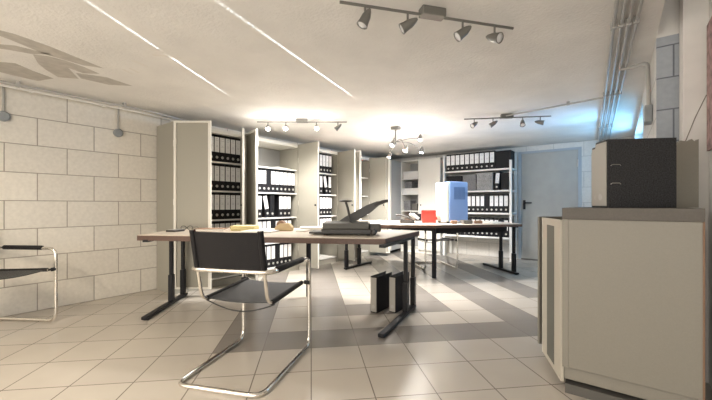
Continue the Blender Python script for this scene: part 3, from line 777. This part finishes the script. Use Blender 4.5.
# ------------------------------------------------------------------ ceiling spotlights
def head_parts(parent, p, aim, lit, stem_top, sc=1.):
    p = Vector(p); aim = Vector(aim).normalized()
    q = Vector((0, 0, 1)).rotation_difference(aim).to_matrix().to_4x4()
    T = Matrix.Translation(p) @ q
    hd = fin('spot_head', lathe(NB(), [(.006, -.07*sc), (.016*sc, -.055*sc), (.028*sc, -.02*sc), (.031*sc, .02*sc), (.036*sc, .045*sc), (.031*sc, .045*sc), (.024*sc, .02*sc)], 16, T), 'lampb', parent, smooth=True)
    fin('lens', lathe(NB(), [(.030*sc, .034*sc), (.030*sc, .040*sc), (.018*sc, .047*sc)], 16, T), 'lenson' if lit else 'lens', hd, smooth=True)
    fin('stem', tube(NB(), [(p.x, p.y, stem_top), (p.x, p.y, p.z+.0)], .006), 'lampb', hd)
LIT = []
def track(p0, p1, label, heads, canopy=.5, zb=2.03):
    a = Vector(p0); b = Vector(p1); d_ = (b-a); ang = math.atan2(d_.y, d_.x); c = a + d_*canopy
    t = thing('spotlight_bar', label, 'ceiling lamp', (c.x, c.y, CEIL))
    fin('bar', tube(NB(), [(a.x, a.y, zb), (b.x, b.y, zb)], .0075), 'lampb', t, smooth=True)
    T = Matrix.Translation((c.x, c.y, 0)) @ Matrix.Rotation(ang, 4, 'Z')
    fin('canopy', box(NB(), -.07, .07, -.03, .03, zb-.008, CEIL, T), 'lampb', t, bevel=.006)
    for f, aim, lit in heads:
        p = a + d_*f; z = zb-.068
        head_parts(t, (p.x, p.y, z), aim, lit, zb, .85)
        if lit:
            LIT.append(Vector((p.x, p.y, z)) + Vector(aim).normalized()*.085)
    return t
track((-1.116, 1.318), (-.481, 2.131), 'dark four-spot ceiling bar nearest the camera, at the top of the view', [(.13, (-.3, -.3, -.9), False), (.36, (-.5, -.3, -.35), False), (.68, (-.5, -.4, -.5), False), (.88, (.6, -.2, -.3), False)])
track((-3.54, 2.60), (-2.66, 3.28), 'ceiling bar with three lit spotlights above the tall cabinets', [(.12, (.4, -.3, -.5), True), (.32, (.4, -.5, -.45), True), (.66, (.5, -.4, -.4), True), (.90, (-.5, -.4, -.6), False)])
track((-1.455, 4.03), (-.605, 4.50), 'ceiling bar with four unlit spots in front of the rack', [(.12, (-.3, -.5, -.4), False), (.34, (-.6, -.2, -.4), False), (.68, (.1, -.4, -.6), False), (.88, (.7, .1, -.2), False)])
# track behind the photographer
track((-2.9, -.75), (-1.2, -.75), 'ceiling bar with lit spots behind the camera', [(.1, (-.3, .5, -.8), True), (.4, (.2, .5, -.8), True), (.65, (.2, .6, -.8), True), (.9, (.2, .5, -.8), True)])
# spider lamp with curved arms
cx, cy = -2.40, 4.02
t = thing('spider_ceiling_lamp', 'ceiling lamp with curved arms and several lit spots near the back', 'ceiling lamp', (cx, cy, CEIL))
fin('canopy', box(NB(), cx-.06, cx+.06, cy-.04, cy+.04, CEIL-.04, CEIL), 'lampb', t, bevel=.006)
fin('stem', tube(NB(), [(cx, cy, CEIL-.04), (cx, cy, 1.83)], .010), 'lampb', t, smooth=True)
rdir = Vector((.793, .609, 0)); fdir = Vector((-.609, .793, 0))
ends = [(rdir*.34+fdir*.02, .06, True), (-rdir*.06-fdir*.18, -.05, True), (rdir*.13-fdir*.05, -.10, True), (-rdir*.02+fdir*.6, -.09, True), (rdir*.45+fdir*.5, -.03, True)]
for v, dz, lit in ends:
    p = Vector((cx, cy, 1.86)); e = p + v + Vector((0, 0, dz))
    mid = p + v*.5 + Vector((0, 0, .05))
    fin('arm', tube(NB(), fillet([p, mid, e], .15), .005), 'lampb', t, smooth=True)
    aim = (v.x*.3, v.y*.3-.35, -.5)
    head_parts(t, e, aim, lit, e.z+.01, .9)
    LIT.append(e + Vector(aim).normalized()*.085)

# ------------------------------------------------------------------ lights
def light(kind, name, loc, power, col, **k):
    l = bpy.data.lights.new(name, kind); l.energy = power; l.color = col
    for a, v in k.items(): setattr(l, a, v)
    o = bpy.data.objects.new(name, l); COL.objects.link(o); o.location = loc
    return o
def aim_at(o, target):
    o.rotation_euler = (Vector(target) - o.location).to_track_quat('-Z', 'Y').to_euler()
warm = (1, .86, .68); neutral = (1, .95, .90)
NT2 = 3; NB_ = 4
for n, p in enumerate(LIT):
    if n < 3: pw, c = 3, neutral
    elif n < 7: pw, c = 3, warm
    else: pw, c = (3.2 if n < 10 else 6.5), neutral
    so = light('SPOT', 'lamp_beam', p, pw*(14 if n < 3 or n > 6 else 9), c, spot_size=R(150), spot_blend=.7, shadow_soft_size=.03); so.rotation_euler = (R(12), 0, R(40))
    light('POINT', 'lamp_light', p, pw, c, shadow_soft_size=.03)
# stray beams that graze the ceiling
for a, b in (((-3.20, 2.19), (-2.21, .56)), ((-2.16, 3.03), (-1.68, 1.04))):
    for pw, ang, za, zb in ((500, 1.7, 2.0645, 2.068), (5500, .9, 2.0650, 2.0657)):
        o = light('SPOT', 'stray_beam', (*a, za), pw, (.95, 1, 1), spot_size=R(ang), spot_blend=1, shadow_soft_size=.002); aim_at(o, (*b, zb))
# added broad fill light, set at the added glazing behind the photographer
o = light('AREA', 'front_fill', (-1.3, -1.66, 1.1), 53, (1, .965, .92), shape='RECTANGLE', size=5.5, size_y=1.6)
aim_at(o, (-1.6, 4, 1.15))
# daylight through the window
o = light('AREA', 'window_daylight', (WX+.16, (WY0+WY1)/2, (WZ0+WZ1)/2), 20, (.25, .60, 1), shape='RECTANGLE', size=WY1-WY0-.1, size_y=WZ1-WZ0-.1)
aim_at(o, (-4, (WY0+WY1)/2-.4, 1.75))

o = light('SPOT', 'window_skylight', (.32, 5.25, 1.60), 60, (.18, .52, 1), spot_size=R(75), spot_blend=.9, shadow_soft_size=.15); aim_at(o, (-.75, 4.75, 2.07))
wd = bpy.data.worlds.new('World'); S.world = wd; wd.use_nodes = True
wd.node_tree.nodes['Background'].inputs[0].default_value = (.5, .7, 1, 1); wd.node_tree.nodes['Background'].inputs[1].default_value = .3

# ------------------------------------------------------------------ camera
cam = bpy.data.cameras.new('camera'); co = bpy.data.objects.new('camera', cam); COL.objects.link(co)
co.location = (0, 0, 1.0); co.rotation_euler = (R(90), 0, R(37.5))
cam.sensor_width = 36; cam.lens = 340/712*36; cam.shift_y = 5/712; cam.clip_start = .02
S.camera = co
S.view_settings.view_transform = 'Standard'; S.view_settings.look = 'None'; S.view_settings.gamma = 1; S.view_settings.exposure = .53
S.view_settings.use_curve_mapping = False
